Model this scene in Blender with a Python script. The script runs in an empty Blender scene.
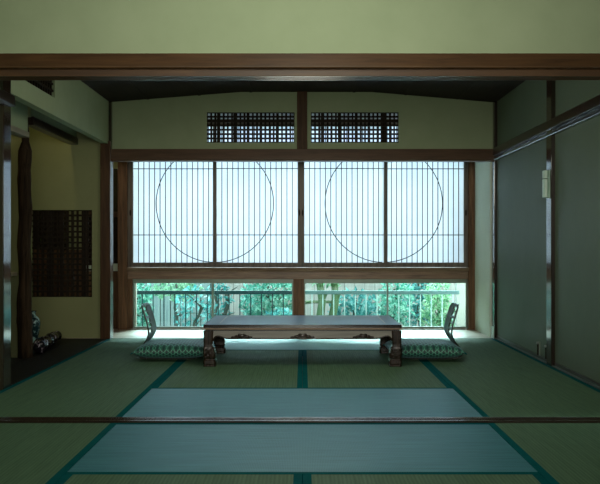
import bpy, bmesh, math, random
from mathutils import Vector, Matrix, noise
random.seed(7)
SC = bpy.context.scene
COL = SC.collection
F, CX, CY, EYE = 850.0, 302.5, 245.0, 0.90      # focal length in pixels, horizon and eye height

def PX(px, Y): return (px - CX) * Y / F
def PZ(py, Y): return EYE - (py - CY) * Y / F

# ------------------------------------------------------------------ materials
def new_mat(name):
    m = bpy.data.materials.new(name); m.use_nodes = True
    nt = m.node_tree
    return m, nt, nt.nodes['Principled BSDF'], nt.nodes['Material Output']

def N(nt, kind, **kw):
    n = nt.nodes.new(kind)
    for k, v in kw.items():
        if k in n.inputs: n.inputs[k].default_value = v
        else: setattr(n, k, v)
    return n

def mapping(nt, scale, rot=(0, 0, 0)):
    tc = N(nt, 'ShaderNodeTexCoord'); mp = N(nt, 'ShaderNodeMapping')
    mp.inputs['Scale'].default_value = scale; mp.inputs['Rotation'].default_value = rot
    nt.links.new(tc.outputs['Object'], mp.inputs['Vector'])
    return mp.outputs['Vector']

def ramp(nt, fac, stops):
    r = N(nt, 'ShaderNodeValToRGB')
    els = r.color_ramp.elements
    while len(els) < len(stops): els.new(0.5)
    for e, (p, c) in zip(els, stops):
        e.position = p; e.color = (*c, 1)
    nt.links.new(fac, r.inputs['Fac'])
    return r.outputs['Color']

def wood(name, c1, c2, axis=0, rough=0.45, spec=0.5, bump=0.15):
    m, nt, b, out = new_mat(name)
    sc = [22, 22, 22]; sc[axis] = 1.6
    v = mapping(nt, sc)
    n = N(nt, 'ShaderNodeTexNoise', Scale=1.6, Detail=6.0, Roughness=0.62, Distortion=0.6)
    nt.links.new(v, n.inputs['Vector'])
    nt.links.new(ramp(nt, n.outputs['Fac'], [(0.3, c1), (0.7, c2)]), b.inputs['Base Color'])
    b.inputs['Roughness'].default_value = rough
    b.inputs['Specular IOR Level'].default_value = spec
    bp = N(nt, 'ShaderNodeBump', Strength=bump, Distance=0.004)
    nt.links.new(n.outputs['Fac'], bp.inputs['Height']); nt.links.new(bp.outputs['Normal'], b.inputs['Normal'])
    return m

def plaster(name, c1, c2, rough=0.9, spec=0.15):
    m, nt, b, out = new_mat(name)
    v = mapping(nt, (1, 1, 1))
    n = N(nt, 'ShaderNodeTexNoise', Scale=3.0, Detail=8.0, Roughness=0.6)
    nt.links.new(v, n.inputs['Vector'])
    nt.links.new(ramp(nt, n.outputs['Fac'], [(0.3, c1), (0.7, c2)]), b.inputs['Base Color'])
    n2 = N(nt, 'ShaderNodeTexNoise', Scale=160.0, Detail=3.0)
    nt.links.new(v, n2.inputs['Vector'])
    bp = N(nt, 'ShaderNodeBump', Strength=0.12, Distance=0.003)
    nt.links.new(n2.outputs['Fac'], bp.inputs['Height']); nt.links.new(bp.outputs['Normal'], b.inputs['Normal'])
    b.inputs['Roughness'].default_value = rough
    b.inputs['Specular IOR Level'].default_value = spec
    return m

def plain(name, c, rough=0.5, spec=0.5, metal=0.0):
    m, nt, b, out = new_mat(name)
    v = mapping(nt, (1, 1, 1))
    n = N(nt, 'ShaderNodeTexNoise', Scale=9.0, Detail=4.0)
    nt.links.new(v, n.inputs['Vector'])
    nt.links.new(ramp(nt, n.outputs['Fac'], [(0.25, tuple(x * 0.85 for x in c)), (0.75, tuple(min(1, x * 1.12) for x in c))]), b.inputs['Base Color'])
    b.inputs['Roughness'].default_value = rough
    b.inputs['Specular IOR Level'].default_value = spec
    b.inputs['Metallic'].default_value = metal
    return m

def tatami(name, c1, c2, along, rough, spec, tint=(1, 1, 1)):
    """woven rush: fine ribs across the long side of the mat"""
    m, nt, b, out = new_mat(name)
    v = mapping(nt, (1, 1, 1))
    w1 = N(nt, 'ShaderNodeTexWave', Scale=20.0, Distortion=0.4, Detail=1.0)     # warp ribs
    w1.bands_direction = 'Y' if along == 'x' else 'X'
    w2 = N(nt, 'ShaderNodeTexWave', Scale=46.0, Distortion=1.0, Detail=1.0)
    w2.bands_direction = 'X' if along == 'x' else 'Y'
    sc = (3, 60, 1) if along == 'x' else (60, 3, 1)
    v2 = mapping(nt, sc)
    n = N(nt, 'ShaderNodeTexNoise', Scale=1.0, Detail=5.0, Roughness=0.65)
    for t, vv in ((w1, v), (w2, v), (n, v2)): nt.links.new(vv, t.inputs['Vector'])
    a = N(nt, 'ShaderNodeMath', operation='MULTIPLY'); nt.links.new(w1.outputs['Fac'], a.inputs[0]); nt.links.new(w2.outputs['Fac'], a.inputs[1])
    mx = N(nt, 'ShaderNodeMath', operation='MULTIPLY_ADD'); nt.links.new(a.outputs[0], mx.inputs[0]); mx.inputs[1].default_value = 0.45
    nt.links.new(n.outputs['Fac'], mx.inputs[2])
    nt.links.new(ramp(nt, mx.outputs[0], [(0.35, c1), (0.95, c2)]), b.inputs['Base Color'])
    bp = N(nt, 'ShaderNodeBump', Strength=0.35, Distance=0.002)
    nt.links.new(a.outputs[0], bp.inputs['Height']); nt.links.new(bp.outputs['Normal'], b.inputs['Normal'])
    b.inputs['Roughness'].default_value = rough
    b.inputs['Specular IOR Level'].default_value = spec
    b.inputs['Specular Tint'].default_value = (*tint, 1)
    return m

M = {}
M['plaster'] = plaster('olive_plaster', (0.295, 0.355, 0.215), (0.335, 0.395, 0.245))
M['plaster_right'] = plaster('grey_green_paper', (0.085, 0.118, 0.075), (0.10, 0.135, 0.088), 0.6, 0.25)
M['plaster_pale'] = plaster('pale_plaster', (0.62, 0.70, 0.58), (0.66, 0.74, 0.62))
M['plaster_yellow'] = plaster('alcove_plaster', (0.25, 0.265, 0.13), (0.28, 0.295, 0.15))
BR1, BR2 = (0.036, 0.017, 0.007), (0.090, 0.044, 0.018)
M['wood_x'] = wood('brown_wood_x', BR1, BR2, 0)
M['wood_y'] = wood('brown_wood_y', BR1, BR2, 1, rough=0.35)
M['wood_z'] = wood('brown_wood_z', BR1, BR2, 2, rough=0.6, spec=0.25)
M['wood_near'] = wood('red_brown_wood', (0.042, 0.020, 0.007), (0.090, 0.043, 0.015), 0, rough=0.45, spec=0.3)
M['wood_post'] = wood('pillar_wood', (0.065, 0.030, 0.013), (0.19, 0.095, 0.044), 2, rough=0.5, spec=0.25)
M['wood_beam'] = wood('weathered_beam', (0.09, 0.048, 0.027), (0.27, 0.155, 0.09), 0, rough=0.45)
M['wood_track'] = wood('pale_track', (0.10, 0.063, 0.04), (0.24, 0.165, 0.11), 0, rough=0.7, spec=0.15)
M['dark_y'] = wood('dark_wood_y', (0.012, 0.008, 0.006), (0.032, 0.018, 0.011), 1, rough=0.28)
M['dark_z'] = wood('dark_wood_z', (0.012, 0.008, 0.006), (0.034, 0.019, 0.012), 2, rough=0.10, spec=1.0, bump=0.0)
M['ceiling'] = wood('ceiling_boards', (0.010, 0.006, 0.004), (0.024, 0.013, 0.007), 1, rough=0.7, spec=0.2)
M['board'] = wood('alcove_boards', (0.006, 0.007, 0.006), (0.016, 0.015, 0.012), 1, rough=0.55, spec=0.12)
M['engawa'] = wood('veranda_boards', (0.42, 0.33, 0.26), (0.58, 0.48, 0.40), 0, rough=0.3)
M['lattice'] = wood('lattice_wood', (0.012, 0.009, 0.006), (0.03, 0.021, 0.013), 2, rough=0.7, spec=0.1)
M['shoji_wood'] = wood('screen_wood', (0.10, 0.080, 0.066), (0.21, 0.17, 0.135), 2, rough=0.5, spec=0.3)
M['kumiko'] = plain('screen_bars', (0.03, 0.03, 0.034), 0.7, 0.2)
M['log'] = wood('log_bark', (0.006, 0.004, 0.003), (0.065, 0.040, 0.022), 2, rough=0.8, spec=0.1, bump=0.8)
M['pale_wood'] = wood('pale_wood', (0.20, 0.17, 0.11), (0.32, 0.28, 0.19), 1, rough=0.5)
M['tat_v'] = tatami('rush_mat_lengthwise', (0.065, 0.125, 0.070), (0.125, 0.215, 0.12), 'y', 0.65, 0.14, (0.5, 1, 0.95))
M['tat_h_reflect'] = tatami('rush_mat_crosswise_reflect', (0.018, 0.125, 0.155), (0.07, 0.29, 0.33), 'x', 0.42, 0.42, (0.5, 0.92, 1))  # same rush, with the bluish window reflection put into its base colour
M['heri'] = plain('mat_border_cloth', (0.002, 0.095, 0.10), 0.8, 0.02)
M['lacquer'] = wood('table_top_reflection', (0.035, 0.11, 0.19), (0.055, 0.14, 0.23), 0, rough=0.28, spec=0.2, bump=0.0)  # blue window reflection on the table top, put into the colour
M['lacquer_z'] = wood('table_leg_wood', (0.011, 0.006, 0.004), (0.036, 0.020, 0.012), 2, rough=0.25, bump=0.1)
M['apron'] = wood('apron_wood_lit', (0.15, 0.14, 0.12), (0.27, 0.25, 0.22), 0, rough=0.32, bump=0.05)  # pale grey stands in for light reflected off the dark apron
M['top_sheen'] = M['lacquer']
_b = M['top_sheen'].node_tree.nodes['Principled BSDF']; _b.inputs['Metallic'].default_value = 0.45
M['lacquer'] = wood('dark_lacquer', (0.010, 0.007, 0.006), (0.024, 0.016, 0.012), 0, rough=0.25, bump=0.0)
M['inlay'] = plain('inlay', (0.45, 0.42, 0.36), 0.4)
M['edge'] = plain('edge_line', (0.30, 0.20, 0.13), 0.35)
M['zaisu'] = wood('chair_plywood', (0.05, 0.05, 0.034), (0.10, 0.098, 0.065), 2, rough=0.4, spec=0.35, bump=0.0)
_z = M['zaisu'].node_tree.nodes['Principled BSDF']; _z.inputs['Coat Weight'].default_value = 0.5; _z.inputs['Coat Roughness'].default_value = 0.3; _z.inputs['Coat Tint'].default_value = (0.6, 0.85, 1.0, 1)
M['metal'] = plain('brushed_metal', (0.35, 0.38, 0.36), 0.35, 0.5, 0.8)
M['fixture'] = plain('pale_grey_plastic', (0.50, 0.66, 0.56), 0.35, 0.5)
M['frame_metal'] = plain('window_frame', (0.20, 0.25, 0.20), 0.35, 0.5)
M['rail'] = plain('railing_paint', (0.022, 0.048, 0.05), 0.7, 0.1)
M['rail_reflect'] = plain('railing_paint_reflect', (0.52, 0.66, 0.62), 0.7, 0.1)  # right railing: reflected light put into the paint colour
M['rail_reflect_mid'] = plain('railing_paint_reflect_mid', (0.13, 0.20, 0.19), 0.7, 0.1)  # its top rail, with less of the reflected light in the colour
M['cream'] = plaster('cream_render', (0.34, 0.31, 0.26), (0.38, 0.35, 0.30))
M['soil'] = plaster('garden_soil', (0.04, 0.05, 0.035), (0.08, 0.09, 0.06))
M['fence'] = wood('fence_wood', (0.15, 0.185, 0.17), (0.25, 0.28, 0.25), 2, rough=0.8, spec=0.1)
M['fence_pink'] = wood('fence_wood_pale', (0.28, 0.23, 0.20), (0.38, 0.33, 0.29), 2, rough=0.8, spec=0.1)
M['trunk'] = wood('trunk_bark', (0.05, 0.09, 0.04), (0.13, 0.19, 0.09), 2, rough=0.8, spec=0.1)
M['twig'] = wood('branch_bark', (0.04, 0.045, 0.035), (0.10, 0.10, 0.08), 2, rough=0.8, spec=0.1)
M['roof'] = plain('eave_wood', (0.07, 0.055, 0.045), 0.8, 0.1)

def leaf_mat(name, dark, mid, light):
    m, nt, b, out = new_mat(name)
    v = mapping(nt, (1, 1, 1))
    n = N(nt, 'ShaderNodeTexNoise', Scale=9.0, Detail=3.0, Roughness=0.8)
    nt.links.new(v, n.inputs['Vector'])
    c = ramp(nt, n.outputs['Fac'], [(0.32, dark), (0.5, mid), (0.68, light)])
    nt.links.new(c, b.inputs['Base Color'])
    b.inputs['Roughness'].default_value = 0.45
    tr = N(nt, 'ShaderNodeBsdfTranslucent'); nt.links.new(c, tr.inputs['Color'])
    mx = N(nt, 'ShaderNodeMixShader', Fac=0.5)
    nt.links.new(b.outputs[0], mx.inputs[1]); nt.links.new(tr.outputs[0], mx.inputs[2]); nt.links.new(mx.outputs[0], out.inputs['Surface'])
    return m
M['leaf_a'] = leaf_mat('leaves_mint', (0.012, 0.11, 0.08), (0.12, 0.38, 0.28), (0.55, 0.75, 0.62))
M['leaf_b'] = leaf_mat('leaves_teal', (0.008, 0.07, 0.07), (0.06, 0.27, 0.25), (0.34, 0.60, 0.54))
M['leaf_c'] = leaf_mat('leaves_yellow', (0.03, 0.13, 0.07), (0.20, 0.40, 0.22), (0.62, 0.74, 0.52))

def paper_mat(name='screen_paper', fac=0.325):
    m, nt, b, out = new_mat(name)
    v = mapping(nt, (1, 1, 1))
    n = N(nt, 'ShaderNodeTexNoise', Scale=1.4, Detail=3.0); nt.links.new(v, n.inputs['Vector'])
    c = ramp(nt, n.outputs['Fac'], [(0.3, (0.82, 0.855, 0.90)), (0.7, (0.92, 0.935, 0.95))])
    tr = N(nt, 'ShaderNodeBsdfTranslucent'); nt.links.new(c, tr.inputs['Color'])
    df = N(nt, 'ShaderNodeBsdfDiffuse'); nt.links.new(c, df.inputs['Color'])
    mx = N(nt, 'ShaderNodeMixShader', Fac=fac)
    nt.links.new(df.outputs[0], mx.inputs[1]); nt.links.new(tr.outputs[0], mx.inputs[2]); nt.links.new(mx.outputs[0], out.inputs['Surface'])
    return m
M['paper'] = paper_mat()
M['paper_dim'] = paper_mat('screen_paper_shaded', 0.10)  # same paper, shade under the eave put in as lower transmission

def glass_mat():
    m, nt, b, out = new_mat('window_glass')
    t = N(nt, 'ShaderNodeBsdfTransparent'); t.inputs['Color'].default_value = (0.90, 1.0, 0.97, 1)
    g = N(nt, 'ShaderNodeBsdfGlossy', Roughness=0.02)
    fr = N(nt, 'ShaderNodeFresnel', IOR=1.45)
    mx = N(nt, 'ShaderNodeMixShader')
    nt.links.new(fr.outputs[0], mx.inputs[0]); nt.links.new(t.outputs[0], mx.inputs[1]); nt.links.new(g.outputs[0], mx.inputs[2])
    nt.links.new(mx.outputs[0], out.inputs['Surface'])
    return m
M['glass'] = glass_mat()

def cushion_mat():
    """dark green cloth with a woven star lattice in pale thread"""
    m, nt, b, out = new_mat('cushion_cloth')
    tot = None
    for ang in (0, 60, 120):
        w = N(nt, 'ShaderNodeTexWave', Scale=13.0, Distortion=0.0); w.bands_direction = 'X'
        nt.links.new(mapping(nt, (1, 1, 1.0), (0.9, 0, math.radians(ang))), w.inputs['Vector'])
        p = N(nt, 'ShaderNodeMath', operation='POWER'); nt.links.new(w.outputs['Fac'], p.inputs[0]); p.inputs[1].default_value = 9.0
        if tot is None: tot = p.outputs[0]
        else:
            a = N(nt, 'ShaderNodeMath', operation='ADD'); nt.links.new(tot, a.inputs[0]); nt.links.new(p.outputs[0], a.inputs[1]); tot = a.outputs[0]
    vo = N(nt, 'ShaderNodeTexVoronoi', Scale=38.0); vo.feature = 'DISTANCE_TO_EDGE'
    nt.links.new(mapping(nt, (1, 1, 1)), vo.inputs['Vector'])
    lt = N(nt, 'ShaderNodeMath', operation='LESS_THAN'); nt.links.new(vo.outputs['Distance'], lt.inputs[0]); lt.inputs[1].default_value = 0.09
    a = N(nt, 'ShaderNodeMath', operation='MULTIPLY_ADD'); nt.links.new(lt.outputs[0], a.inputs[0]); a.inputs[1].default_value = 0.30; nt.links.new(tot, a.inputs[2])
    hv = N(nt, 'ShaderNodeMath', operation='MULTIPLY'); nt.links.new(a.outputs[0], hv.inputs[0]); hv.inputs[1].default_value = 0.7
    nt.links.new(ramp(nt, hv.outputs[0], [(0.40, (0.004, 0.050, 0.040)), (1.0, (0.11, 0.38, 0.27))]), b.inputs['Base Color'])
    b.inputs['Roughness'].default_value = 0.5
    b.inputs['Sheen Weight'].default_value = 0.25
    b.inputs['Sheen Tint'].default_value = (0.5, 0.8, 1, 1)
    return m
M['cushion'] = cushion_mat()

def glint_mat(name, base, glint, scale, lo, hi, rough=0.2):
    m, nt, b, out = new_mat(name)
    n = N(nt, 'ShaderNodeTexNoise', Scale=scale, Detail=3.0, Roughness=0.7)
    nt.links.new(mapping(nt, (1, 1, 1)), n.inputs['Vector'])
    nt.links.new(ramp(nt, n.outputs['Fac'], [(lo, base), (hi, glint)]), b.inputs['Base Color'])
    b.inputs['Roughness'].default_value = rough
    return m
M['vase'] = glint_mat('vase_glaze', (0.008, 0.03, 0.035), (0.42, 0.66, 0.62), 11.0, 0.50, 0.62, 0.12)  # pale tone is painted highlights on the dark glaze
M['ornament'] = glint_mat('lacquer_log', (0.010, 0.008, 0.012), (0.50, 0.42, 0.48), 20.0, 0.58, 0.66, 0.2)  # pale tone is painted highlights on the dark log

# ------------------------------------------------------------------ mesh helpers
def box(bm, x0, x1, y0, y1, z0, z1):
    vs = [bm.verts.new((x, y, z)) for z in (z0, z1) for y in (y0, y1) for x in (x0, x1)]
    for f in ((0, 2, 3, 1), (4, 5, 7, 6), (0, 1, 5, 4), (1, 3, 7, 5), (3, 2, 6, 7), (2, 0, 4, 6)):
        bm.faces.new([vs[i] for i in f])

def prism(bm, pts, axis, a0, a1):
    """closed outline pts (2-D) extruded along axis 'x', 'y' or 'z'"""
    def mk(p, a):
        return {'x': (a, p[0], p[1]), 'y': (p[0], a, p[1]), 'z': (p[0], p[1], a)}[axis]
    A = [bm.verts.new(mk(p, a0)) for p in pts]; B = [bm.verts.new(mk(p, a1)) for p in pts]
    n = len(pts)
    for i in range(n):
        bm.faces.new((A[i], A[(i + 1) % n], B[(i + 1) % n], B[i]))
    bm.faces.new(A[::-1]); bm.faces.new(B)

def tube(bm, pts, rads, seg=10, cap=True):
    pts = [Vector(p) for p in pts]
    if not hasattr(rads, '__len__'): rads = [rads] * len(pts)
    rings = []
    up = Vector((0.13, 0.91, 0.37)).normalized()
    for i, p in enumerate(pts):
        t = (pts[min(i + 1, len(pts) - 1)] - pts[max(i - 1, 0)]).normalized()
        a = t.cross(up)
        if a.length < 1e-3: a = t.cross(Vector((1, 0, 0)))
        a.normalize(); b = t.cross(a)
        rings.append([bm.verts.new(p + rads[i] * (math.cos(2 * math.pi * k / seg) * a + math.sin(2 * math.pi * k / seg) * b)) for k in range(seg)])
    for r0, r1 in zip(rings, rings[1:]):
        for k in range(seg):
            bm.faces.new((r0[k], r0[(k + 1) % seg], r1[(k + 1) % seg], r1[k]))
    if cap:
        bm.faces.new(rings[0][::-1]); bm.faces.new(rings[-1])

def lathe(bm, prof, c, seg=32):
    rings = [[bm.verts.new((c[0] + r * math.cos(2 * math.pi * k / seg), c[1] + r * math.sin(2 * math.pi * k / seg), c[2] + z)) for k in range(seg)] for r, z in prof]
    for r0, r1 in zip(rings, rings[1:]):
        for k in range(seg):
            bm.faces.new((r0[k], r0[(k + 1) % seg], r1[(k + 1) % seg], r1[k]))
    bm.faces.new(rings[0][::-1]); bm.faces.new(rings[-1])

def blob(bm, c, r, sub=2):
    bmesh.ops.create_icosphere(bm, subdivisions=sub, radius=1.0, matrix=Matrix.Translation(c) @ Matrix.Diagonal((*r, 1)))

def holed(bm, u0, u1, v0, v1, holes, axis, a0, a1):
    """a slab with rectangular openings; u runs along x (axis 'y') or y (axis 'x'), v along z"""
    us = sorted({u0, u1, *[h[0] for h in holes], *[h[1] for h in holes]})
    vs = sorted({v0, v1, *[h[2] for h in holes], *[h[3] for h in holes]})
    inside = lambda i, j: 0 <= i < len(us) - 1 and 0 <= j < len(vs) - 1 and not any(
        h[0] - 1e-6 <= us[i] and us[i + 1] <= h[1] + 1e-6 and h[2] - 1e-6 <= vs[j] and vs[j + 1] <= h[3] + 1e-6 for h in holes)
    cache = {}
    def V(i, j, a):
        k = (i, j, a)
        if k not in cache:
            cache[k] = bm.verts.new((us[i], a, vs[j]) if axis == 'y' else (a, us[i], vs[j]))
        return cache[k]
    for i in range(len(us) - 1):
        for j in range(len(vs) - 1):
            if not inside(i, j): continue
            bm.faces.new((V(i, j, a0), V(i + 1, j, a0), V(i + 1, j + 1, a0), V(i, j + 1, a0)))
            bm.faces.new((V(i, j, a1), V(i, j + 1, a1), V(i + 1, j + 1, a1), V(i + 1, j, a1)))
            for di, dj, p, q in ((-1, 0, (i, j), (i, j + 1)), (1, 0, (i + 1, j), (i + 1, j + 1)), (0, -1, (i, j), (i + 1, j)), (0, 1, (i, j + 1), (i + 1, j + 1))):
                if not inside(i + di, j + dj):
                    bm.faces.new((V(*p, a0), V(*q, a0), V(*q, a1), V(*p, a1)))

def B(fn=None, *a):
    bm = bmesh.new()
    if fn: fn(bm, *a)
    return bm

def obj(name, bm, mat, parent=None, bevel=0.0, smooth=False):
    """links bm (in world coordinates) as one mesh object whose origin is the thing's base"""
    bmesh.ops.recalc_face_normals(bm, faces=bm.faces[:])
    if parent is not None:
        root = parent; off = Vector(parent.location)
        while root.parent is not None:
            root = root.parent; off += Vector(root.location)
        org = off
    else:
        xs = [v.co.x for v in bm.verts]; ys = [v.co.y for v in bm.verts]; zs = [v.co.z for v in bm.verts]
        org = Vector(((min(xs) + max(xs)) / 2, (min(ys) + max(ys)) / 2, min(zs)))
    bmesh.ops.translate(bm, verts=bm.verts[:], vec=-org)
    me = bpy.data.meshes.new(name); bm.to_mesh(me); bm.free()
    me.materials.append(M[mat] if isinstance(mat, str) else mat)
    o = bpy.data.objects.new(name, me); COL.objects.link(o)
    if parent is not None: o.parent = parent
    else: o.location = org
    if smooth:
        for p in me.polygons: p.use_smooth = True
    if bevel:
        md = o.modifiers.new('bevel', 'BEVEL'); md.width = bevel; md.segments = 2; md.limit_method = 'ANGLE'
    return o

def thing(name, label, cat, loc, group=None):
    o = bpy.data.objects.new(name, None); COL.objects.link(o); o.location = loc; o.empty_display_size = 0.1
    o['label'] = label; o['category'] = cat
    if group: o['group'] = group
    return o

def tag(o, label, cat, group=None, kind=None):
    o['label'] = label; o['category'] = cat
    if group: o['group'] = group
    if kind: o['kind'] = kind
    return o

def struct(name, bm, mat, label=None, cat=None, bevel=0.0, parent=None, smooth=False):
    o = obj(name, bm, mat, parent, bevel, smooth)
    if parent is None:
        o['kind'] = 'structure'
        if label: o['label'] = label
        if cat: o['category'] = cat
    return o

# ------------------------------------------------------------------ the setting
YB = 8.22          # back plane of the room
YW = 9.10          # window plane of the veranda
YT = 4.40          # threshold between the two rooms
WL, WR = -1.875, 1.875

bm = B(); box(bm, -3.4, 2.2, -0.8, 8.30, -0.16, -0.055)
struct('floor', bm, 'board', 'wooden subfloor under the straw mats', 'floor')
bm = B(); box(bm, -3.1, 1.84, 8.215, 9.20, -0.10, 0.0)
struct('floor_veranda', bm, 'engawa', 'sunlit wooden veranda floor between the mats and the low windows', 'floor')
bm = B()
for k in range(4):
    x0 = -3.10 + k * 0.3075
    box(bm, x0, x0 + 0.304, 5.30, 8.21, -0.055, -0.002)
struct('floor_alcove', bm, 'board', 'dark boarded floor of the alcove on the left', 'floor')

# boat-bottom ceiling of the far room, flat ceiling of the near room
zs, zm = 2.288, 2.384
bm = B(); prism(bm, [(-2.25, zs - 0.03), (-1.84, zs), (-0.60, zm), (0.67, zm), (1.86, zs - 0.005), (2.0, zs - 0.01), (2.0, 2.6), (-2.25, 2.6)], 'y', 4.36, 8.30)
for k in range(7):
    x = -1.5 + k * 0.5
    z = zm if -0.6 <= x <= 0.67 else (zs + (x + 1.84) / 1.24 * (zm - zs) if x < 0 else zs + (1.86 - x) / 1.19 * (zm - zs))
    box(bm, x - 0.012, x + 0.012, 4.42, 8.26, z - 0.005, z + 0.03)
struct('ceiling', bm, 'ceiling', 'dark boarded ceiling sloping down to both sides', 'ceiling')
bm = B(); box(bm, -2.1, 2.1, -0.8, 4.36, 2.55, 2.62)
struct('ceiling_near_room', bm, 'ceiling', 'dark ceiling of the near room', 'ceiling')
bm = B(); box(bm, -3.3, -2.0, 5.2, 8.3, 2.52, 2.58)
struct('ceiling_alcove', bm, 'ceiling', 'dark ceiling of the alcove', 'ceiling')
bm = B(); box(bm, -3.1, 2.0, 8.30, 9.3, 2.42, 2.5)
struct('ceiling_veranda', bm, 'ceiling', 'dark ceiling of the veranda', 'ceiling')

# near room shell
bm = B(); box(bm, -2.0, 2.0, 4.32, 4.385, 1.80, 2.56)
struct('wall_front', bm, 'plaster', 'olive plaster wall above the near wooden lintel', 'wall')
bm = B(); box(bm, -2.0, -1.9, -0.8, 5.30, -0.05, 2.56)
struct('wall_left_near', bm, 'plaster', 'olive plaster wall at the left of the near room', 'wall')
bm = B(); box(bm, 1.9, 2.0, -0.8, 4.36, -0.05, 2.56)
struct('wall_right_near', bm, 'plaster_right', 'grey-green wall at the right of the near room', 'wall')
bm = B(); box(bm, -2.0, 2.0, -0.9, -0.8, -0.05, 2.56)
struct('wall_near', bm, 'plaster', 'olive plaster wall behind the viewer', 'wall')

# near lintel: moulded beam with the grooved track below
n1, n0 = PZ(53, 4.27), PZ(68.3, 4.27)
bm = B(); prism(bm, [(4.275, n1), (4.262, n0 + 0.006), (4.268, n0), (4.40, n0), (4.40, n1)], 'x', -1.9, 1.9)
struct('trim_1', bm, 'wood_near', 'broad red-brown beam across the top of the near opening', 'beam', bevel=0.003)
bm = B()
prism(bm, [(4.295, n0), (4.295, 1.752), (4.325, 1.752), (4.325, 1.765), (4.345, 1.765), (4.345, 1.752), (4.36, 1.752), (4.36, 1.765), (4.38, 1.765), (4.38, 1.752), (4.40, 1.752), (4.40, n0)], 'x', -1.9, 1.9)
struct('trim_2', bm, 'wood_near', 'grooved lintel under the broad near beam', 'beam', bevel=0.002)
# threshold with two grooves
bm = B()
prism(bm, [(4.30, -0.05), (4.30, 0.010), (4.325, 0.010), (4.325, 0.004), (4.345, 0.004), (4.345, 0.010), (4.358, 0.010), (4.358, 0.004), (4.378, 0.004), (4.378, 0.010), (4.402, 0.010), (4.402, -0.05)], 'x', -1.88, 1.88)
struct('trim_3', bm, wood('threshold_wood', (0.018, 0.012, 0.008), (0.04, 0.026, 0.017), 0, rough=0.22, bump=0.0), 'worn dark wooden threshold across the mats', 'threshold', bevel=0.0015)

# left post at the near end of the alcove, with the end of a side beam
bm = B(); box(bm, -1.98, -1.862, 5.295, 5.43, -0.05, 2.3)
struct('trim_4', bm, 'dark_z', 'dark polished post at the left edge of the picture', 'post', bevel=0.004)
bm = B(); prism(bm, [(-1.93, 1.777), (-1.835, 1.785), (-1.84, 1.853), (-1.93, 1.853)], 'y', 4.41, 5.44)
struct('trim_5', bm, 'dark_y', 'dark side beam on the wall at the left edge of the picture', 'beam', bevel=0.003)

# back wall
R1 = (-0.928, -0.078, 1.893, 2.187); R2 = (0.082, 0.932, 1.893, 2.187)
bm = B(); holed(bm, -1.86, 1.875, 1.82, 2.42, [R1, R2], 'y', 8.245, 8.30)
struct('wall_back', bm, 'plaster', 'olive plaster wall over the lintel, pierced by two lattice openings', 'wall')
bm = B(); prism(bm, [(8.205, 1.828), (8.19, 1.728), (8.20, 1.712), (8.32, 1.712), (8.32, 1.828)], 'x', -1.945, 1.862)
struct('trim_6', bm, wood('lintel_wood', (0.060, 0.031, 0.015), (0.12, 0.064, 0.033), 0, rough=0.45), 'long brown lintel between the paper screens and the upper wall', 'beam', bevel=0.003)
bm = B(); box(bm, -0.053, 0.046, 8.20, 8.30, 1.826, 2.42)
struct('trim_7', bm, 'wood_z', 'short brown post between the two upper lattices', 'post', bevel=0.003)
bm = B(); box(bm, -1.945, -1.848, 8.17, 8.302, -0.05, 1.9)
struct('trim_8', bm, wood('left_pillar_wood', (0.045, 0.021, 0.009), (0.105, 0.052, 0.023), 2, rough=0.3, spec=0.4), 'brown square pillar between the alcove and the paper screens', 'post', bevel=0.004)
bm = B(); box(bm, -1.875, -1.845, 8.20, 8.30, 1.82, 2.35)
struct('trim_9', bm, 'dark_z', 'thin dark corner post above the left pillar', 'post')
bm = B(); box(bm, 1.846, 1.93, 8.18, 8.30, -0.05, 2.35)
rp = struct('trim_10', bm, 'dark_z', 'thin dark corner post right of the paper screens', 'post', bevel=0.004)
bm = B(); box(bm, 1.838, 1.846, 8.185, 8.295, 0.0, 0.11)
obj('base_plate', bm, 'fixture', rp)

# right wall
bm = B(); box(bm, 1.875, 1.95, 4.36, 8.26, 1.70, 2.36)
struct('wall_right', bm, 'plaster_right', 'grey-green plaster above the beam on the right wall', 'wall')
for i, (y0, y1, lb) in enumerate(((6.42, 8.185, 'grey-green papered panel beside the veranda, far bay of the right wall'), (4.41, 6.30, 'grey-green papered panel cut by the right edge, near bay of the right wall'))):
    bm = B(); box(bm, 1.872, 1.93, y0, y1, -0.02, 1.72)
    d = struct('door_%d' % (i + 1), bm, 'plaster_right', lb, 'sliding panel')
    bm = B(); box(bm, 1.868, 1.876, y0 + 0.004, y1 - 0.004, 0.012, 0.030)
    obj('bottom_rail', bm, 'dark_y', d)
bm = B(); box(bm, 1.843, 1.96, 6.30, 6.425, -0.05, 2.36)
struct('trim_11', bm, 'dark_z', 'dark polished pillar halfway along the right wall', 'post', bevel=0.004)
bm = B(); prism(bm, [(1.93, 1.757), (1.832, 1.762), (1.842, 1.833), (1.93, 1.833)], 'y', 4.405, 8.205)
struct('trim_12', bm, 'dark_y', 'long dark beam running along the right wall', 'beam', bevel=0.003)
bm = B(); prism(bm, [(1.93, 1.716), (1.842, 1.716), (1.838, 1.722), (1.850, 1.757), (1.93, 1.757)], 'y', 4.405, 8.185)
struct('trim_13', bm, wood('polished_track', (0.03, 0.033, 0.036), (0.05, 0.055, 0.06), 1, rough=0.18, spec=1.0, bump=0.0), 'polished track under the beam on the right wall', 'beam')
bm = B(); box(bm, 1.848, 1.874, 4.405, 8.18, -0.05, 0.006)
struct('baseboard_right', bm, wood('right_sill', (0.03, 0.035, 0.03), (0.08, 0.085, 0.07), 1, rough=0.3), 'thin wooden sill along the foot of the right wall', 'baseboard')

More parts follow.
